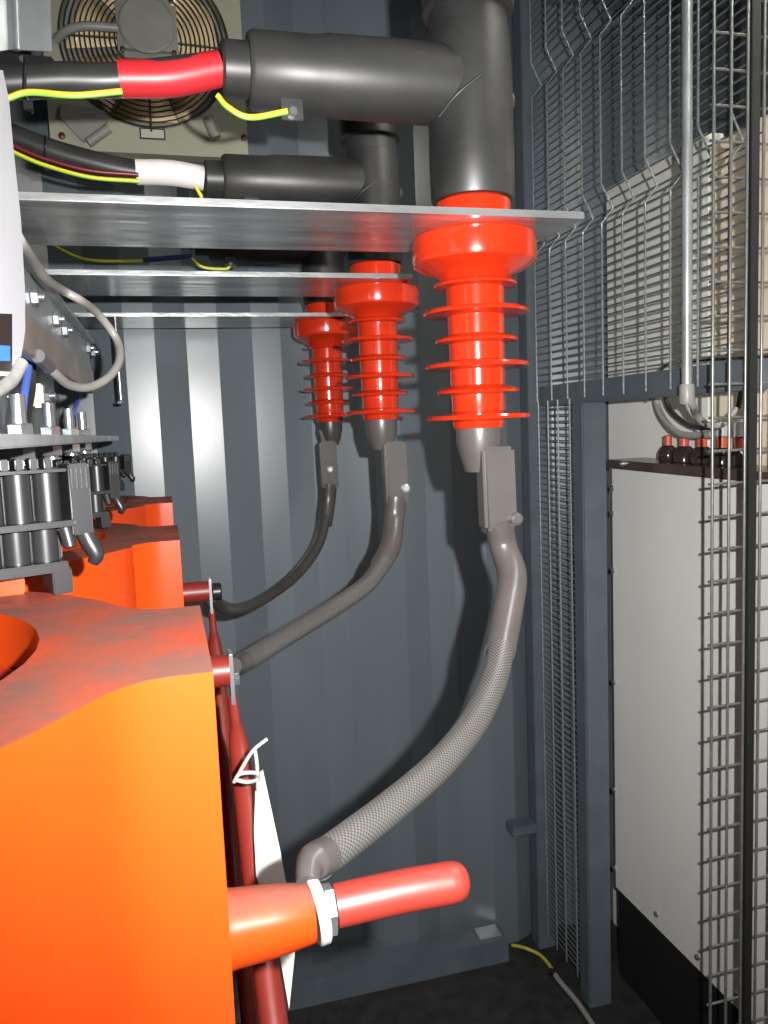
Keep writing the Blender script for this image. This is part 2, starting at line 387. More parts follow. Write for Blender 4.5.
# hoses dropping to the terminals
def hose(name, label, pts, r, m, group=None):
    return tag(tube(name, pts, r, m, None, 12, 8), label, 'cable', group)
XH = XC+0.025
hose('grey_hose', 'thick grey cable looping down under the header beam to the terminals', [px(658, 385, X=XH+.03), px(657, 403, X=XH+.03), px(664, 420, X=XH+.02), px(680, 434, X=XH), px(705, 435, X=XH), px(712, 434, X=XH)], 0.0075, GREYHOSE)
hose('black_hose', 'black cable looping under the header beam beside the grey one', [px(664, 385, X=XH+.02), px(668, 406, X=XH+.02), px(684, 422, X=XH+.01), px(705, 428, X=XH), px(728, 420, X=XH), px(738, 408, X=XH), px(742, 385, X=XH)], 0.005, CABLE)
hose('grey_flexible_lead', 'grey flexible lead curving out of the conduit pipe end', [pb+Vector((0, 0, 0.0)), pb+Vector((0.012, 0, -0.018)), px(695, 413, X=XM+.03), px(706, 424, X=XM+.06), px(722, 424, X=XM+.09), px(738, 408, X=XM+.11)], 0.0062, GREYHOSE)
hose('thin_black_lead', 'thin black lead bent against the header beam behind the mesh', [px(650, 400, X=XM+.06), px(663, 368, X=XM+.07), px(680, 362, X=XM+.08), px(740, 358, X=XM+.10), px(780, 356, X=XM+.11)], 0.0028, CABLE)

# white panel standing behind the cabinet
pa = px(606, 195, X=1.10)
bp_ = thing('white_back_panel', 'tall pale panel standing behind the cabinet and mesh', 'panel', (1.12, 1.5, 0))
box('sheet', (1.10, 1.445, 0.0), (1.13, min(pa.y, YW-0.008), pa.z), WHITE_BK, bp_, 0.002)
box('top_lip', (1.095, 1.445, pa.z), (1.135, min(pa.y, YW-0.008), pa.z+0.012), WHITE_BK, bp_, 0.002)
cp = thing('warm_lit_panel', 'pale panel behind the gate strip at the right, warm light painted in', 'panel', (1.12, 1.1, 0))
box('sheet', (1.098, 0.78, 0.0), (1.13, 1.438, 1.925), WARM_LIT, cp, 0.002)  # near end of the pale panel, its warm light put into the colour

# ------------------------------------------------------------------ ventilation fan on the back wall
YF = 1.795
f0 = px(51, 149, Y=YF); f1 = px(248, 149, Y=YF)
fc = px(146, 43, Y=YF); FR = 83*mpp(fc)
fz0, fw_ = f0.z, f1.x-f0.x
fan = thing('wall_fan', 'olive grey square wall fan with round wire guard and cream blades', 'fan', ((f0.x+f1.x)/2, YW-0.005, fz0))
# front plate with a round opening
bm = bmesh.new(); NS = 48; zc = fc.z; x0_, x1_ = f0.x, f1.x; z0_, z1_ = fz0, fz0+fw_*1.02
def sq(a):
    dx, dz = math.cos(a), math.sin(a)
    tx = ((x1_ if dx > 0 else x0_)-fc.x)/dx if abs(dx) > 1e-6 else 1e9; tz = ((z1_ if dz > 0 else z0_)-zc)/dz if abs(dz) > 1e-6 else 1e9
    k = min(tx, tz); return fc.x+dx*k, zc+dz*k
angs = sorted([2*math.pi*i/NS for i in range(NS)]+[math.atan2(zz-zc, xx-fc.x) % (2*math.pi) for xx in (x0_, x1_) for zz in (z0_, z1_)])
loops = []
for y, rr in ((YF, 0), (YF, 1), (YF+0.040, 1), (YF+0.040, 0)):
    loops.append([bm.verts.new((sq(a)[0], y, sq(a)[1]) if not rr else (fc.x+FR*math.cos(a), y, zc+FR*math.sin(a))) for a in angs])
n_ = len(angs)
for k in range(4):
    for j in range(n_): bm.faces.new((loops[k][j], loops[k][(j+1)%n_], loops[(k+1)%4][(j+1)%n_], loops[(k+1)%4][j]))
link('housing', mesh_of(bm, 30), OLIVE, fan)
box('back_plate', (x0_+0.003, YF+0.041, z0_+0.003), (x1_-0.003, YW-0.003, z1_-0.003), MOTOR, fan)
# guard rings and spokes
NR = 13
for i in range(NR):
    r = FR*(0.30+0.68*i/(NR-1))
    tube('guard_ring', [(fc.x+r*math.cos(a), YF-0.004-0.012*(1-r/FR), zc+r*math.sin(a)) for a in [2*math.pi*k/40 for k in range(41)]], 0.0016, BLACKW, fan, 5, 0)
for k in range(4):
    a = math.pi/4+k*math.pi/2+0.78
    tube('guard_spoke', [(fc.x+FR*0.25*math.cos(a), YF-0.012, zc+FR*0.25*math.sin(a)), (fc.x+FR*1.03*math.cos(a), YF-0.003, zc+FR*1.03*math.sin(a))], 0.0022, BLACKW, fan, 6, 0)
# blades
for k in range(7):
    a0 = 2*math.pi*k/7+0.15; bm = bmesh.new(); top = []; bot = []
    for i in range(7):
        rr = FR*(0.2+0.74*i/6); w_ = 0.42
        top.append(bm.verts.new((fc.x+rr*math.cos(a0+w_), YF+0.012, zc+rr*math.sin(a0+w_)))); bot.append(bm.verts.new((fc.x+rr*math.cos(a0-w_), YF+0.034, zc+rr*math.sin(a0-w_))))
    for i in range(6): bm.faces.new((top[i], top[i+1], bot[i+1], bot[i]))
    me = mesh_of(bm, 40); o = link('blade', me, BLADE, fan); md = o.modifiers.new('s', 'SOLIDIFY'); md.thickness = 0.003
# motor with rounded square face
mr_ = 29*mpp(fc); mc = px(147, 26, Y=YF-0.03)
mo = box('motor', (mc.x-mr_, YF-0.034, mc.z-mr_), (mc.x+mr_, YF+0.03, mc.z+mr_), MOTOR, fan, 0.012)
lathe('motor_cap', [(mr_*0.93, 0), (mr_*0.93, 0.004), (mr_*0.86, 0.007), (0.003, 0.007)], (mc.x, YF-0.034, mc.z), MOTOR, mo, (0, -1, 0), 36)
for sx in (-1, 1):
    for sz in (-1, 1): lathe('screw', [(0.005, 0), (0.005, 0.003), (0.003, 0.004)], (mc.x+sx*mr_*0.84, YF-0.034, mc.z+sz*mr_*0.84), BLACKW, mo, (0, -1, 0), 10)
tube('fan_lead', [px(56, 40, Y=YF-0.004), px(66, 31, Y=YF-.02), px(85, 26, Y=YF-.03), px(118, 28, Y=YF-.03)], 0.0085, GREYHOSE, fan, 10)
# corner brackets, sticker, screws
bl = px(88, 122, Y=YF)
bm = bmesh.new(); pts = [px(62, 105, Y=YF), px(105, 112, Y=YF), px(108, 123, Y=YF), px(84, 143, Y=YF), px(80, 140, Y=YF), px(60, 118, Y=YF)]
A = [bm.verts.new((p.x, YF-0.010, p.z)) for p in pts]; B = [bm.verts.new((p.x, YF, p.z)) for p in pts]
bm.faces.new(A); bm.faces.new(B[::-1])
for i in range(len(pts)): bm.faces.new((A[i], A[(i+1)%6], B[(i+1)%6], B[i]))
link('corner_bracket', mesh_of(bm), MOTOR, fan)
tube('capacitor', [px(88, 143, Y=YF-.014), px(109, 128, Y=YF-.014)], 0.010, MOTOR, fan, 14, 0)
tube('capacitor', [px(208, 118, Y=YF-.014), px(216, 138, Y=YF-.014)], 0.012, MOTOR, fan, 14, 0)
a_, b_ = px(140, 139, Y=YF), px(165, 129, Y=YF)
st = box('sticker', (a_.x, YF-0.0012, a_.z), (b_.x, YF, b_.z), BLACKW, fan)
box('sticker_face', (a_.x+0.003, YF-0.0018, a_.z+0.003), (b_.x-0.003, YF-0.001, b_.z-0.003), STICKER, st)
for sx, sy in ((62, 136), (244, 138)):
    q = px(sx, sy, Y=YF); lathe('screw', [(0.007, 0), (0.007, 0.003), (0.004, 0.005)], (q.x, YF, q.z), DKRED, fan, (0, -1, 0), 12)

# ------------------------------------------------------------------ three phases: plate, bushing, T connector, cable
XB = 0.339
PH = [(0.84, 1.589), (1.26, 1.607), (1.68, 1.611)]
WHICH = ['nearest', 'middle', 'farthest']
def plate(i, y, z):
    xl = [-0.20, -0.17, -0.15][i]
    xr = [0.428, 0.375, 0.365][i]
    t = box('support_plate', (xl, y-0.083, z-0.0035), (xr, y+0.085, z+0.0035), GALV_S, None, 0.0008)
    tag(t, ['wide galvanised plate carrying the nearest and largest red bushing', 'galvanised plate carrying the middle red bushing', 'galvanised plate carrying the farthest and smallest red bushing'][i], 'plate', 'galvanised bushing support plates')
for i, (y, z) in enumerate(PH): plate(i, y, z)

def bushing(i, y, z):
    s = mpp((XB, 0.84, 1.5))            # profile was measured on the nearest one
    zt = z-0.0035
    t = thing('red_bushing', ['glossy red ribbed bushing under the nearest plate', 'glossy red ribbed bushing under the middle plate', 'glossy red ribbed bushing under the farthest plate'][i], 'bushing', (XB, y, zt-189*s), 'red high-voltage bushings')
    B = (XB, y, zt)
    lathe('flange', [(36*s, 0), (58*s, 0), (61*s, -3*s), (61.5*s, -23*s), (60*s, -28*s), (52*s, -33*s), (36*s, -40*s), (33*s, -44*s), (30*s, -46*s)], B, BUSH, t, seg=56)
    lathe('collar', [(37*s, 0.0071), (37*s, 0.0071+24*s), (35*s, 0.0071+26*s)], B, BUSH, t, seg=48)
    lathe('core', [(29*s, -45.9*s), (28*s, -100*s), (27*s, -150*s), (26*s, -186*s), (25*s, -189*s), (18*s, -189*s)], B, BUSH, t, seg=48)
    for k, dy in enumerate((47.5, 74.5, 101.5, 127, 152, 178)):
        R_ = (52.5 if k % 2 else 41.5)*s
        lathe('shed', [(26*s, -(dy-6)*s), (31*s, -(dy-4.2)*s), (R_-2*s, -(dy-2)*s), (R_, -dy*s), (R_-1.0*s, -(dy+2.2)*s), (31*s, -(dy+2.8)*s), (26*s, -(dy+4)*s)], B, BUSH, t, seg=56)
    return zt-189*s, s
BB = [bushing(i, y, z) for i, (y, z) in enumerate(PH)]

def tconn(i, y, z):
    s = mpp((XB, 0.84, 1.75)); zb = z+0.0036+26*mpp((XB, 0.84, 1.5))
    t = thing('tee_connector', ['big black rubber T-shaped cable connector nearest the camera', 'black rubber T-shaped cable connector with white-sleeved cable', 'black rubber T-shaped cable connector farthest back'][i], 'connector', (XB, y, zb), 'black T connectors')
    ztop = zb+[190, 186, 180][i]*s
    za = zb+[111, 114, 112][i]*s
    r = [42, 41, 41][i]*s
    lathe('body', [(r*0.97, 0.0003), (r, 0.004), (r*1.02, (za-zb)*0.35), (r*1.0, (za-zb)), (r*0.96, ztop-zb-30*s), (r*0.92, ztop-zb-29*s), (r*0.92, ztop-zb)], (XB, y, zb), EPDM, t, seg=48)
    lathe('end_cap', [(r*0.94, 0), (r*1.07, 0.002), (r*1.09, 0.034), (r*1.0, 0.046), (r*0.5, 0.05)], (XB, y, ztop-0.012), EPDM, t, seg=48)
    xa = px(248 if i == 0 else 222, 80 if i == 0 else 172, Y=y).x if i < 2 else px(222, 172, Y=1.26).x
    D = XB-xa
    lathe('arm', [(r*0.88, 0.0), (r*0.88, D*0.35), (r*0.86, D*0.66), (r*0.81, D*0.72), (r*0.81, D*0.98), (r*0.74, D)], (XB, y, za), EPDM, t, (-1, 0, 0), 48)
    rc = r*0.58
    xb = px(222 if i == 0 else 204, 80 if i == 0 else 172, Y=y).x if i < 2 else px(204, 172, Y=1.26).x
    lathe('cuff', [(rc, 0), (rc, (xa-xb)*0.9), (rc*0.92, xa-xb)], (xa, y, za), EPDM, t, (-1, 0, 0), 36)
    # seam ridge where arm and body meet
    tube('mould_seam', [(XB-r*0.95, y-r*0.42, za-r*0.88), (XB-r*0.62, y-r*0.80, za-r*0.50), (XB-r*0.1, y-r*1.02, za-r*0.12)], 0.0016, EPDM, t, 8)
    # earth tab under the arm
    xt = xa+ (0.040)
    tb = obox('earth_tab', (xt, y-r*0.35, za-r*0.9), (0.011, 0, 0), (0, 0.003, 0), (0, 0, 0.011), EPDM, t, 0.001)
    lathe('tab_bolt', [(0.006, 0), (0.006, 0.004), (0.004, 0.006)], (xt, y-r*0.35-0.003, za-r*0.9-0.004), ZINC, tb, (0, -1, 0), 6)
    lathe('side_button', [(0.010, 0), (0.010, 0.004), (0.007, 0.006)], (XB+r*0.97, y, za-0.012), EPDM, t, (1, 0, 0), 16)
    return za, xb, r, xt
TC = [tconn(i, y, z) for i, (y, z) in enumerate(PH)]

def hv_cable(i, y):
    za, xb, r, xt = TC[i]
    t = thing('power_cable', ['thick black cable with red sleeve entering the nearest connector', 'black cable with white sleeve entering the middle connector', 'dark cable with blue sleeve behind the nearest plate'][i], 'cable', (xb-0.1, y, za-0.02), 'black power cables at the top')
    rj = [0.0158, 0.0165, 0.0165][i]
    if i == 0:
        pts = [(xb-0.0005, y, za), px(120, 80, Y=y), px(60, 80, Y=y), px(-20, 84, Y=y)]
        sl = [pts[0], px(170, 78, Y=y), px(119, 79, Y=y)]
        sm = RED_SL; ew = [px(-15, 106, Y=y-.02), px(8, 98, Y=y-.02), px(30, 92, Y=y-.02), px(75, 95, Y=y-.02), px(122, 91, Y=y-.018)]
        ew2 = [px(217, 95, Y=y-.018), px(228, 107, Y=y-.018), px(250, 117, Y=y-.018), (xt-0.004, y-r*0.35-0.003, za-r*0.96)]
    elif i == 1:
        pts = [(xb-0.0005, y, za), px(170, 173, Y=y), px(137, 172, Y=y), px(90, 162, Y=y), px(40, 147, Y=y), px(-20, 122, Y=y)]
        sl = [pts[0], px(170, 173, Y=y), px(136, 172, Y=y)]
        sm = WHITE_SL; ew = [px(-5, 142, Y=y-.02), px(16, 153, Y=y-.02), px(45, 165, Y=y-.02), px(90, 177, Y=y-.02), px(139, 181, Y=y-.018)]
        ew2 = [px(196, 187, Y=y-.018), px(201, 196, Y=y-.018), px(206, 205, Y=y-.018), (xt-0.004, y-r*0.35-0.003, za-r*0.96)]
    else:
        pts = [(xb-0.0005, y, za), px(170, 236, Y=y), px(100, 233, Y=y), px(60, 226, Y=y), px(20, 215, Y=y)]
        sl = [pts[0], px(190, 237, Y=y), px(145, 235, Y=y)]
        sm = BLUE_SL; ew = [px(45, 238, Y=y-.02), px(62, 250, Y=y-.02), px(90, 260, Y=y-.02), px(143, 261, Y=y-.018)]
        ew2 = [px(190, 257, Y=y-.018), px(203, 267, Y=y-.018), px(225, 269, Y=y-.018), px(230, 266, Y=y-.018)]
    tube('jacket', pts, rj, CABLE, t, 24)
    tube('sleeve', sl, [rj*1.06, rj*1.10, rj*1.07], sm, t, 28)
    a = tube('earth_wire', ew, 0.0027, YELLOW, t, 10)
    off = Vector((0, -0.0004, -0.0018))
    tube('green_stripe', [Vector(p)+off for p in ew], 0.0018, GREEN, a, 8)
    b = tube('earth_wire', ew2, 0.0027, YELLOW, t, 10)
    tube('green_stripe', [Vector(p)+off for p in ew2], 0.0018, GREEN, b, 8)
    if i == 1: tube('red_wire', [Vector(p)+Vector((0, 0.004, 0.010)) for p in ew], 0.0035, DKRED, t, 8)
    if i == 2: tube('blue_wire', [px(143, 260, Y=y-.018), px(170, 258, Y=y-.018), px(192, 256, Y=y-.018)], 0.005, BLUE_SL, t, 8)
    # cable tie
    tx = {0: 28, 1: 47, 2: 92}[i]
    p = px(tx, {0: 82, 1: 152, 2: 232}[i], Y=y)
    rr = rj+0.004
    tie = tube('cable_tie', [(p.x+0.001*math.sin(3*a_), y+rr*math.cos(a_), p.z+(rr+0.003)*math.sin(a_)-0.003) for a_ in [2*math.pi*k/20 for k in range(21)]], 0.0018, BLACKP, t, 6, 0)
    obox('tie_head', (p.x, y-rr*0.5, p.z-rr-0.005), (0.004, 0, 0), (0, 0.003, 0), (0, 0, 0.004), BLACKP, tie)
for i, (y, z) in enumerate(PH): hv_cable(i, y)

# ------------------------------------------------------------------ cast resin coils
CX, CR, CH = -0.214, 0.200, 0.150
CY = [0.387, 0.817, 1.255]
CZ = 1.285
XES = [0.012, 0.0055, 0.002]
XE = XES[0]
def coil(i, y):
    t = thing('resin_coil', ['bright orange cast resin coil filling the lower left', 'orange cast resin coil standing second, behind the nearest coil', 'orange red cast resin coil farthest back by the corrugated wall'][i], 'coil', (CX, y, 0.30), 'orange transformer coils')
    bx_, bw = XES[i]-CX, 0.066
    # half outline of the terminal block with a soft fillet into the round winding
    fil = [(bx_, 0.0), (bx_, bw*0.5), (bx_, bw), (bx_-0.016, bw), (bx_-0.026, bw+0.002), (bx_-0.034, bw+0.007), (bx_-0.041, bw+0.014), (0.1785, 0.0905)]
    half = [(math.atan2(yy, xx), math.hypot(xx, yy)) for xx, yy in fil]
    ts = half[-1][0]
    pol = [(-a, r_) for a, r_ in half[:0:-1]] + half
    k = 44
    pol += [(ts+(2*math.pi-2*ts)*j/k, CR) for j in range(1, k)]
    th = [a for a, _ in pol]
    bm = bmesh.new()
    z0, z1 = 0.30, CZ
    ot = [bm.verts.new((CX+r_*math.cos(a), y+r_*math.sin(a), z1)) for a, r_ in pol]
    ob = [bm.verts.new((v.co.x, v.co.y, z0)) for v in ot]
    it = [bm.verts.new((CX+CH*math.cos(a), y+CH*math.sin(a), z1)) for a in th]
    ib = [bm.verts.new((v.co.x, v.co.y, z0)) for v in it]
    n = len(th)
    for j in range(n):
        q = (j+1) % n
        bm.faces.new((ob[j], ob[q], ot[q], ot[j])); bm.faces.new((ot[j], ot[q], it[q], it[j]))
        bm.faces.new((it[j], it[q], ib[q], ib[j])); bm.faces.new((ib[j], ib[q], ob[q], ob[j]))
    es = [e for e in bm.edges if abs(e.calc_face_angle(0)) > rad(40)]
    bmesh.ops.bevel(bm, geom=es, offset=0.0022, segments=2, affect='EDGES')
    link('body', mesh_of(bm, 32), ORANGE, t)
    lathe('inner_winding', [(0.115, 0.34), (0.115, CZ-0.26), (0.113, CZ-0.255), (0.06, CZ-0.255)], (CX, y, 0), ORANGE_IN, t, seg=48)
    lathe('bore_lining', [(0.147, 0.34), (0.149, 0.34), (0.149, CZ-0.03), (0.147, CZ-0.03), (0.147, 0.34)], (CX, y, 0), ORANGE_IN, t, seg=48)
    # raised seat under the spacer comb
    sx0 = CX+0.02
    if i < 2:
        obox('spacer_seat', (CX+0.045, y+0.150, CZ+0.007), (0.075, 0.012, 0), (-0.002, 0.012, 0), (0, 0, 0.007), ORANGE, t, 0.001)
    return t
coils = [coil(i, y) for i, y in enumerate(CY)]

# terminal arms
def arm1():
    t = coils[0]; y = CY[0]
    a = px(236, 928, Y=y); e = px(312, 912, Y=y); s = mpp(e)
    zc = (a.z+e.z)/2
    L_ = e.x-XE
    a_ = lathe('terminal_arm', [(38*s, 0.0002), (36*s, L_*0.12), (33.5*s, L_*0.55), (28.5*s, L_*0.95), (27.5*s, L_)], (XE, y, zc), ORANGE, t, (1, 0, 0), 40)
    lathe('ring_clamp', [(30*s, 0), (32*s, 0.0008), (32*s, 0.0052), (30*s, 0.006)], (XE+L_, y, zc), TIE_W, t, (1, 0.10, 0.08), 40)
    hexnut('nut', (XE+L_+0.0061, y, zc), 25*s, 0.0058, ZINC, t, (1, 0, 0))
    b = px(330, 908, Y=y); f = px(466, 887, Y=y)
    tt = thing('red_tube', 'short red insulated tube projecting from the nearest coil terminal', 'tube', (b.x, y, zc))
    xs = XE+L_+0.0122
    tube('sleeve', [(xs, y, zc+0.001), (xs+(f.x-xs)*0.5, y, zc+0.002), (f.x-0.010, y, zc+0.0015)], 21*s, REDTUBE, tt, 32)
    lathe('rounded_end', [(21*s, 0), (20.5*s, 0.004), (18*s, 0.008), (12*s, 0.0105), (4*s, 0.0115)], (f.x-0.0102, y, zc+0.0015), REDTUBE, tt, (1, 0, 0), 32)
    return xs, zc
X1E, Z1E = arm1()

def stub(i):
    t = coils[i]; y = CY[i]
    cpt = {1: (222, 671), 2: (198, 592)}[i]
    z = px(*cpt, Y=y).z
    xe = px({1: 229, 2: 209}[i], cpt[1], Y=y).x
    lathe('terminal_arm', [(0.0165, 0.0002), (0.016, xe-XES[i])], (XES[i], y, z), REDTUBE, t, (1, 0, 0), 28)
    p = box('terminal_plate', (xe, y-0.012, z-0.034), (xe+0.004, y+0.012, z+0.020), ZINC, t, 0.0008)
    hexnut('nut', (xe+0.0041, y, z-0.010), 0.007, 0.006, ZINC, p, (1, 0, 0))
    return xe, z
S2 = stub(1); S3 = stub(2)

# slanting insulated delta bars
def bar(label, pts, rads, group='red delta connection bars'):
    t = tag(tube('delta_bar', pts, rads, REDTUBE, None, 24, 10), label, 'tube', group)
    return t
y2 = CY[1]
e2 = Vector((S2[0]+0.002, y2, S2[1]-0.030))
d2 = px(272, 1010, Y=0.60)
bar('red insulated bar with white tag slanting down from the second coil', [e2, e2.lerp(d2, 0.10), e2.lerp(d2, 0.20), e2.lerp(d2, 0.5), d2, e2.lerp(d2, 1.6)], [0.005, 0.0052, 0.0098, 0.0105, 0.0115, 0.0115])
y3 = CY[2]
e3 = Vector((S3[0]+0.002, y3, S3[1]-0.030))
d3 = px(247, 985, Y=0.98)
bar('darker red insulated bar slanting down from the farthest coil', [e3, e3.lerp(d3, 0.07), e3.lerp(d3, 0.16), e3.lerp(d3, 0.5), d3, e3.lerp(d3, 1.15)], [0.005, 0.0060, 0.0120, 0.0120, 0.0120, 0.0120])

# paper tag tied to the bar
Yt = 0.70
tg = thing('paper_tag', 'white paper strip tied to the slanting red bar', 'tag', px(262, 790, Y=Yt))
P_ = [px(256, 775, Y=Yt), px(263, 770, Y=Yt), px(280, 850, Y=Yt-.03), px(296, 940, Y=Yt-.08), px(289, 1010, Y=Yt-.12), px(277, 940, Y=Yt-.08), px(256, 876, Y=Yt-.045), px(254, 830, Y=Yt-.02)]
bm = bmesh.new(); A = [bm.verts.new(p) for p in P_]; bm.faces.new(A); bmesh.ops.triangulate(bm, faces=bm.faces)
o = link('strip', mesh_of(bm), PAPER, tg); md = o.modifiers.new('s', 'SOLIDIFY'); md.thickness = 0.0006
tie = tube('cable_tie', [px(234, 782, Y=Yt-.018), px(240, 774, Y=Yt-.022), px(256, 773, Y=Yt-.02), px(258, 779, Y=Yt-.014), px(248, 782, Y=Yt-.022), px(236, 780, Y=Yt-.02)], 0.0018, TIE_W, tg, 8)
tube('tie_tail', [px(237, 777, Y=Yt-.02), px(252, 752, Y=Yt-.015), px(267, 739, Y=Yt-.01)], 0.0017, TIE_W, tg, 8)
tube('tie_loop', [px(255, 750, Y=Yt-.012), px(257, 765, Y=Yt-.014), px(258, 790, Y=Yt-.012)], 0.0018, TIE_W, tg, 8)

# ------------------------------------------------------------------ flexible links from bushing to coil
def flex(i):
    y = PH[i][0]; zb, s = BB[i]
    lab = ['thick braided link curving from nearest bushing to nearest coil terminal', 'braided link curving from the middle bushing to the second coil', 'dark slim link curving from the farthest bushing to the third coil'][i]
    t = thing('flexible_link', lab, 'cable', (XB, y, zb-0.1), 'flexible links under the bushings')
    SM = SHRINK if i < 2 else SHRINK_D
    lathe('shrink_collar', [(23*s, -0.0003), (23*s, -16*s), (19.5*s, -30*s), (15*s, -44*s)], (XB, y, zb), SM, t, seg=32)
    # flat lug with bolt
    if i == 0: c0 = px(495, 488, Y=y-0.012)
    elif i == 1: c0 = px(394, 473, Y=y-0.012)
    else: c0 = px(328, 465, Y=y-0.012)
    hw = [17.5, 17, 16.5][i]*s; hh = [42, 46, 46][i]*s
    zl = c0.z
    lean = Vector((0.02, 0, -1)).normalized()
    lug = obox('lug', (c0.x, y-0.016, zl), (hw, 0, 0), (0, 0.013, 0), lean*hh, SM, t, 0.004)
    bmx = [15, 12, 0][i]*s; bmz = [-31, -22, -8][i]*s
    lathe('lug_bolt', [(6.5*s, 0), (6.5*s, 0.004), (4*s, 0.006)], (c0.x+bmx, y-0.0292, zl+bmz), SM if i < 1 else GALV, lug, (0, -1, 0), 14)
    # neck filling between collar and lug
    obox('lug_neck', ((XB+c0.x)/2-2*s, y-0.004, zb-30*s), (14*s, 0, 0), (0, 0.010, 0), (0.25*18*s, 0, -18*s), SM, t, 0.004)
    return t, c0, zl-hh, hw
for i in range(3):
    t, c0, zl, hw = flex(i)
    y = PH[i][0]
    if i == 0:
        ye = CY[0]
        sh = [Vector((c0.x+0.001, y-0.016, zl+0.012)), px(503, 545, Y=y-.012), px(512, 575, Y=y-.03), px(508, 610, Y=y-.06), px(500, 652, Y=y-.10)]
        tube('shrink_sleeve', sh, [0.0165, 0.0155, 0.0165, 0.0162, 0.0158], SHRINK, t, 24)
        br = [px(502, 645, Y=y-.095), px(494, 680, Y=y-.14), px(474, 722, Y=y-.20), px(440, 764, Y=y-.27), px(392, 806, Y=y-.34), px(345, 842, Y=y-.40), px(318, 862, Y=ye+.022)]
        tube('braid', br, [0.0135, 0.0132, 0.0128, 0.0120, 0.0112, 0.0104, 0.0100], BRAID, t, 24)
        tube('end_sleeve', [px(326, 856, Y=ye+.026), px(314, 862, Y=ye+.018), px(309, 869, Y=ye+.012), px(308, 884, Y=ye+.004)], [0.0104, 0.0098, 0.0072, 0.0064], SHRINK_D, t, 20)
    elif i == 1:
        ye = CY[1]
        sh = [Vector((c0.x, y-0.016, zl+0.012)), px(394, 520, Y=y-.02), px(391, 545, Y=y-.05), px(380, 566, Y=y-.09)]
        tube('shrink_sleeve', sh, [0.018, 0.0165, 0.0165, 0.0155], SHRINK, t, 22)
        br = [px(384, 562, Y=y-.085), px(366, 585, Y=y-.14), px(330, 610, Y=y-.22), px(290, 634, Y=y-.31), px(258, 654, Y=y-.38), px(243, 663, Y=ye+.02)]
        tube('braid', br, [0.0135, 0.013, 0.0125, 0.012, 0.0115, 0.011], BRAID, t, 22)
        tube('end_sleeve', [px(246, 661, Y=ye+.024), px(238, 666, Y=ye+.01), (S2[0]+0.006, ye, S2[1]+0.004)], [0.0108, 0.010, 0.008], SHRINK_D, t, 18)
    else:
        ye = CY[2]
        sh = [Vector((c0.x, y-0.016, zl+0.012)), px(328, 502, Y=y-.015), px(325, 525, Y=y-.03)]
        tube('shrink_sleeve', sh, [0.017, 0.016, 0.015], SHRINK_D, t, 20)
        br = [px(326, 515, Y=y-.025), px(318, 545, Y=y-.08), px(296, 575, Y=y-.16), px(265, 598, Y=y-.25), px(238, 609, Y=y-.33), px(220, 605, Y=ye+.06), px(213, 596, Y=ye+.01)]
        tube('sheath', br, [0.0115, 0.0110, 0.0105, 0.0103, 0.0100, 0.0100, 0.0100], SHRINK_D, t, 20)
        q = px(212, 592, Y=ye)
        lathe('end_sleeve', [(0.012, -0.006), (0.014, -0.005), (0.014, 0.006), (0.012, 0.008)], (S3[0]+0.011, ye, q.z), BLACKP, t, (1, 0, 0), 18)

# ------------------------------------------------------------------ core clamp with bolts at the left
XF = -0.112
clamp = thing('core_clamp', 'galvanised core clamp rail with vertical pressure bolts at the left', 'clamp', (XF, 0.9, 1.368))
zf = 1.381
box('flange', (XF-0.07, 0.30, zf-0.004), (XF+0.030, 1.50, zf+0.004), GALV, clamp, 0.001)
box('web', (XF-0.078, 0.30, zf-0.004), (XF-0.0705, 1.50, zf+0.145), GALV, clamp, 0.001)
bx4 = [(20, 432), (50, 432), (70, 432), (83, 432)]
for (sx, sy) in bx4:
    p = px(sx, sy, X=XF); y = p.y
    bo = tube('pressure_bolt', [(XF, y, zf-0.0172), (XF, y, zf+0.037)], 0.0060, ZINC, clamp, 12, 0)
    hexnut('nut', (XF, y, zf+0.0041), 0.0105, 0.010, ZINC, bo)
    hexnut('nut', (XF, y, zf-0.0161), 0.0105, 0.012, ZINC, bo)
    lathe('pressure_foot', [(0.009, -0.0190), (0.009, -0.0172)], (XF, y, zf), ZINC, bo, seg=16)
# sloping rail and brackets above, running along the depth
def rail(name, pa_, pb_, pc_, pd_, th, m, parent):
    """quad plate from four points with thickness"""
    bm = bmesh.new(); A = [Vector(p) for p in (pa_, pb_, pc_, pd_)]
    n = (A[1]-A[0]).cross(A[3]-A[0]).normalized()*th
    a = [bm.verts.new(p) for p in A]; b = [bm.verts.new(p+n) for p in A]
    bm.faces.new(a); bm.faces.new(b[::-1])
    for i in range(4): bm.faces.new((a[i], a[(i+1)%4], b[(i+1)%4], b[i]))
    return link(name, mesh_of(bm), m, parent)
up = thing('upper_rail', 'galvanised angle rail above the clamp with hex bolts', 'rail', (-0.13, 0.9, 1.46))
XR = -0.125
ra = px(26, 262, X=XR); rb = px(82, 347, X=XR)
zr = (ra.z+rb.z)/2
box('angle_vertical', (XR-0.005, 0.66, zr-0.055), (XR, 1.56, zr+0.012), GALV, up, 0.0008)
box('angle_flange', (XR, 0.66, zr+0.006), (XR+0.010, 1.56, zr+0.012), GALV, up, 0.0008)
XK = XR+0.012
ka = px(66, 352, X=XK)
box('strap_bar', (XR+0.0004, 0.68, zr-0.088), (XK, 1.46, zr-0.050), mat('dull_strap', (0.40, 0.37, 0.31), 0.4, 0.6, var=0.15), up, 0.001)
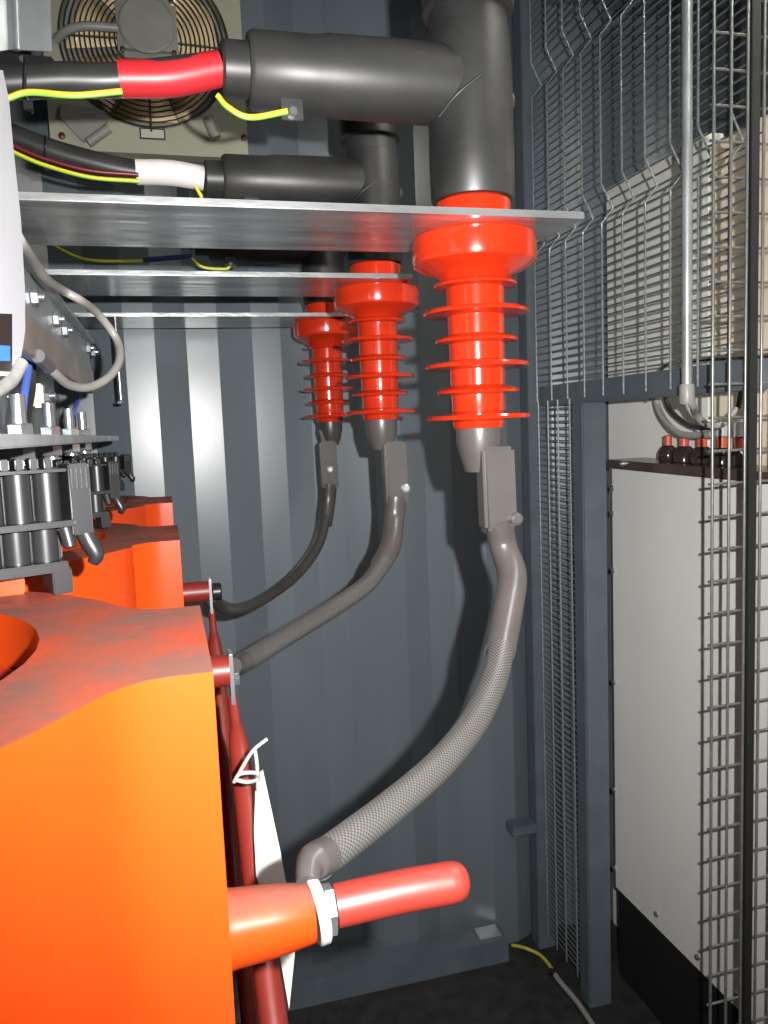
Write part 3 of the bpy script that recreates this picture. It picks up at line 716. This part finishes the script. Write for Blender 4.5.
for (sx, sy) in ((31, 297), (53, 319), (62, 330), (86, 348), (91, 352)):
    p = px(sx, sy, X=XR)
    b = hexnut('hex_bolt', (XR+0.0002, p.y, p.z), 0.010, 0.008, ZINC, up, (1, 0, 0))
    tube('shank', [(XR+0.0082, p.y, p.z), (XR+0.013, p.y, p.z)], 0.005, ZINC, b, 10, 0)
# ivory spacer with cross bolt
p = px(39, 396, X=XF-0.03)
sp_ = thing('ivory_spacer', 'ivory plastic spacer on a cross bolt above the clamp rail', 'spacer', p)
obox('block', p, (0.006, 0, 0), (0, 0.010, 0), (0, 0, 0.014), IVORY, sp_, 0.002)
tube('cross_bolt', [p-Vector((0.034, 0, 0)), p+Vector((0.018, 0, 0))], 0.004, ZINC, sp_, 10, 0)
hexnut('nut', p+Vector((0.0065, 0, 0)), 0.009, 0.006, ZINC, sp_, (1, 0, 0))
# wires by the clamp
XW = XF-0.02
hose('blue_wire', 'bright blue wire hanging behind the nearest pressure bolt', [px(29, 345, X=XW), px(28, 370, X=XW), px(24, 395, X=XW), px(21, 418, X=XW), px(19, 428, X=XW)], 0.0042, BLUE, 'blue wires at the clamp')
hose('black_wire', 'black wire running beside the bright blue wire', [px(33, 360, X=XW), px(33, 385, X=XW), px(30, 405, X=XW), px(26, 428, X=XW)], 0.0032, CABLE)
hose('blue_wire', 'short blue wire behind the third pressure bolt', [px(79, 388, X=XW), px(77, 402, X=XW), px(74, 412, X=XW), px(74, 426, X=XW)], 0.0034, BLUE, 'blue wires at the clamp')
Yl = 0.98
gl = thing('grey_cable_loop', 'smooth grey cable hanging in a loop left of the plates', 'cable', px(90, 388, Y=Yl))
tube('cable', [px(2, 205, Y=0.78), px(18, 238, Y=0.72), px(34, 262, X=-0.1085), px(46, 279, X=-0.1075), px(62, 290, X=-0.103), px(80, 300, Y=1.0), px(98, 314, Y=1.06), px(116, 338, Y=1.08), px(120, 358, Y=1.04), px(110, 376, Y=1.0), px(90, 387, Y=.96), px(70, 385, Y=.92), px(56, 374, Y=.88), px(47, 365, Y=.86)], 0.0049, GREYHOSE, gl, 14)
tube('gland', [px(50, 368, Y=.87), px(38, 356, Y=.83)], 0.0066, ZINC, gl, 12, 0)
hr = thing('hanging_bolt', 'thin bright threaded bolt hanging beside the grey loop', 'bolt', px(120, 402, Y=1.62))
tube('shank', [Vector((px(121, 400, Y=1.62).x, 1.62, 1.6078)), px(121, 400, Y=1.62)], 0.0035, ZINC, hr, 10, 0)
hexnut('bolt_head', px(121, 404, Y=1.62), 0.0075, 0.006, ZINC, hr)

# ------------------------------------------------------------------ black spacer combs on the coils
def comb(label, c, width, h, nr, yaw, sc=1.0):
    """block of upright half-round ribs in two tiers with a claw at its right end; c = lower right front corner"""
    t = thing('spacer_comb', label, 'spacer', c, 'black spacer combs on the coils')
    ux = Vector((math.cos(yaw), math.sin(yaw), 0)); uy = Vector((-math.sin(yaw), math.cos(yaw), 0)); uz = Vector((0, 0, 1))
    C_ = Vector(c)
    def B(name, x0, x1, y0, y1, z0, z1, par=t, bev=0.0008):
        return obox(name, C_+ux*(x0+x1)/2+uy*(y0+y1)/2+uz*(z0+z1)/2, ux*(x1-x0)/2, uy*(y1-y0)/2, uz*(z1-z0)/2, BLACKP, par, bev)
    dp = 0.020*sc
    rb_ = width/nr
    zl0, zl1 = 0.10*h, 0.44*h
    zu0, zu1 = 0.50*h, 0.97*h
    B('bottom_ledge', -width-0.002, 0.0, -0.004*sc, dp, 0.0, zl0)
    B('middle_ledge', -width-0.002, 0.005*sc, -0.008*sc, dp, zl1, zu0)
    B('top_ledge', -width-0.002, 0.003*sc, -0.006*sc, dp, zu1, h)
    B('back_wall', -width, 0.001, dp*0.5, dp, zl0, zu1)
    for k in range(nr):
        xc = -(k+0.5)*rb_
        for (a, b, yo, off) in ((zl0, zl1, 0.004*sc, -0.001), (zu0, zu1, 0.0, 0.002)):
            p0 = C_+ux*(xc+off)+uy*(dp*0.42+yo*0.5)+uz*a
            lathe('rib', [(rb_*0.47, 0), (rb_*0.47, b-a)], p0, BLACKP, t, seg=16)
    for k in range(nr*2):   # small crenels along the top
        xc = -(k+0.5)*rb_*0.5
        B('crenel', xc-rb_*0.16, xc+rb_*0.16, dp*0.35, dp*0.9, h, h+0.007*sc)
    cw = 0.013*sc
    cl = B('claw', 0.004*sc, 0.004*sc+cw, -0.004, dp*0.8, 0.34*h, 1.04*h)
    for k in range(4):
        B('claw_slot', 0.006*sc+k*0.003*sc, 0.0072*sc+k*0.003*sc, -0.006, -0.0038, 0.80*h, 1.0*h, cl, 0)
    q = C_+ux*(0.012*sc)
    tube('claw_tooth', [q+uy*(0.004)+uz*(0.42*h), q+ux*0.003*sc+uz*(0.25*h), q+ux*0.006*sc-uy*0.002+uz*(0.12*h), q+ux*0.004*sc+uz*(0.04*h)], [0.006*sc, 0.0058*sc, 0.0050*sc, 0.0036*sc], BLACKP, cl, 10)
    tube('claw_tooth', [C_+ux*0.002*sc+uy*0.004+uz*(0.40*h), C_+ux*0.003*sc+uz*(0.22*h)], [0.005*sc, 0.004*sc], BLACKP, cl, 8, 0)
    B('foot', -0.010*sc, 0.002*sc, -0.003, dp, -0.014*sc, 0.02*h)
    return t
c1 = px(69, 588, Y=CY[0]+0.142); hh1 = (588-470)*mpp(c1)
comb('large black ribbed spacer comb on the nearest coil', (c1.x, c1.y, CZ+0.0142), 0.118, hh1*0.86, 7, rad(24))
c2 = px(112, 516, Y=CY[1]+0.05); hh2 = min((516-452)*mpp(c2), 1.3605-0.0058-c2.z)
comb('black ribbed spacer comb with claw above the second coil', (c2.x-.004, c2.y, c2.z), 0.110, hh2, 7, rad(24), 0.8)
c2b = px(96, 520, Y=CY[1]-.07)
c3 = px(123, 483, Y=CY[2]+0.0); hh3 = min((485-446)*mpp(c3), 1.3605-0.0058-c3.z)
comb('small black spacer comb in front of the farthest coil', (c3.x, c3.y, c3.z), 0.110, hh3, 7, rad(24), 0.8)

# ------------------------------------------------------------------ white housing and metal box at the left edge
hp = px(28, 335, Y=0.62); hn = Vector((1, -0.12, 0)).normalized()
def ph(x, y, off=0.0):        # pixel -> point on the housing's side face
    d = RT*((x-384)/FPX) - UP*((y-512)/FPX) + FW
    return CAM + d*((hp-CAM).dot(hn)/d.dot(hn)) + hn*off
hs = thing('white_housing', 'white rounded plastic housing cut by the left picture edge', 'housing', ph(0, 400))
out = [(4, 60), (9, 100), (16, 150), (21, 220), (25, 290), (28, 335), (24, 362), (14, 385), (2, 398), (-20, 402), (-40, 398), (-46, 350), (-46, 60)]
bm = bmesh.new()
A = [bm.verts.new(ph(x, y)) for x, y in out]
Bv = [bm.verts.new(v.co+Vector((-0.07, 0.0, 0))) for v in A]
bm.faces.new(A); bm.faces.new(Bv[::-1])
for i in range(len(out)): bm.faces.new((A[i], A[(i+1)%len(out)], Bv[(i+1)%len(out)], Bv[i]))
bmesh.ops.bevel(bm, geom=[e for e in bm.edges if all(v in A for v in e.verts)], offset=0.006, segments=3, affect='EDGES')
link('shell', mesh_of(bm, 40), WHITE_PL, hs)
def decal(name, x0, y0, x1, y1, off, m, parent):
    bm = bmesh.new(); q = [(x0, y0), (x1, y0+2), (x1, y1), (x0, y1)]
    a = [bm.verts.new(ph(x, y, off)) for x, y in q]; b = [bm.verts.new(ph(x, y, off-0.0012)) for x, y in q]
    bm.faces.new(a); bm.faces.new(b[::-1])
    for i in range(4): bm.faces.new((a[i], a[(i+1)%4], b[(i+1)%4], b[i]))
    return link(name, mesh_of(bm), m, parent)
lb = decal('display_label', -30, 312, 11, 381, 0.0008, SCREEN, hs)
decal('blue_print', -20, 344, 8, 361, 0.0014, SCREENB, lb)
decal('grey_print', -20, 370, 9, 376, 0.0014, STICKER, lb)
tube('clear_foot', [ph(-30, 394, .002), ph(-10, 392, .002), ph(8, 380, .002), ph(18, 364, .002)], 0.0045, CLEAR_PL, hs, 12)

yb = 1.12
g0 = px(-30, 55, Y=yb); g1 = px(52, 52, Y=yb)
mb = thing('metal_box', 'galvanised sheet metal bracket hanging in the top left corner', 'bracket', (g0.x, yb, g0.z))
P4 = [px(8, 50, Y=yb), px(52, 52, Y=yb), px(49, -60, Y=yb), px(4, -60, Y=yb)]
rail('front_sheet', *P4, 0.002, GALV, mb)
P4 = [px(-60, 60, Y=yb-.05), px(8, 50, Y=yb), px(4, -60, Y=yb), px(-60, -60, Y=yb-.05)]
rail('side_sheet', *P4, 0.002, GALV, mb)
tube('fold', [px(17, 50, Y=yb-.003), px(13, -60, Y=yb-.003)], 0.004, GALV, mb, 8, 0)
box('bottom_block', (px(3, 60, Y=yb).x, yb+0.003, px(3, 66, Y=yb).z), (px(53, 60, Y=yb).x, yb+0.04, px(3, 51, Y=yb).z), BLACKP, mb, 0.002)
lathe('screw', [(0.004, 0), (0.004, 0.004)], px(23, 60, Y=yb+.002), ZINC, mb, (0, -1, 0), 10)

# ------------------------------------------------------------------ earth wire on the floor
ew = thing('earth_lead', 'yellow green earth lead running over the floor from the sill end', 'cable', px(545, 968, Z=0.006))
tube('insulation', [px(512, 945, Z=0.03), px(525, 948, Z=0.012), px(540, 955, Z=0.006), px(550, 966, Z=0.006), px(554, 974, Z=0.006)], 0.0045, YGW, ew, 10)
tube('conduit', [px(553, 972, Z=0.008), px(562, 984, Z=0.008), px(578, 1003, Z=0.008), px(596, 1030, Z=0.008)], 0.0065, GREYHOSE, ew, 10)
q = px(553, 973, Z=0.008)
lathe('gland', [(0.009, -0.008), (0.009, 0.008)], q, BLACKP, ew, (0.4, -1, 0), 12)

# ------------------------------------------------------------------ ceiling lamp over the cabinet bay
lp = thing('ceiling_lamp', 'slim white ceiling lamp above the wire mesh gate', 'lamp', (0.9, 0.6, CEILZ))
box('lamp_housing', (0.83, 0.25, CEILZ-0.04), (0.97, 0.95, CEILZ-0.0005), WHITE_PL, lp, 0.004)
box('diffuser', (0.84, 0.26, CEILZ-0.05), (0.96, 0.94, CEILZ-0.0405), LAMPM, lp, 0.003)
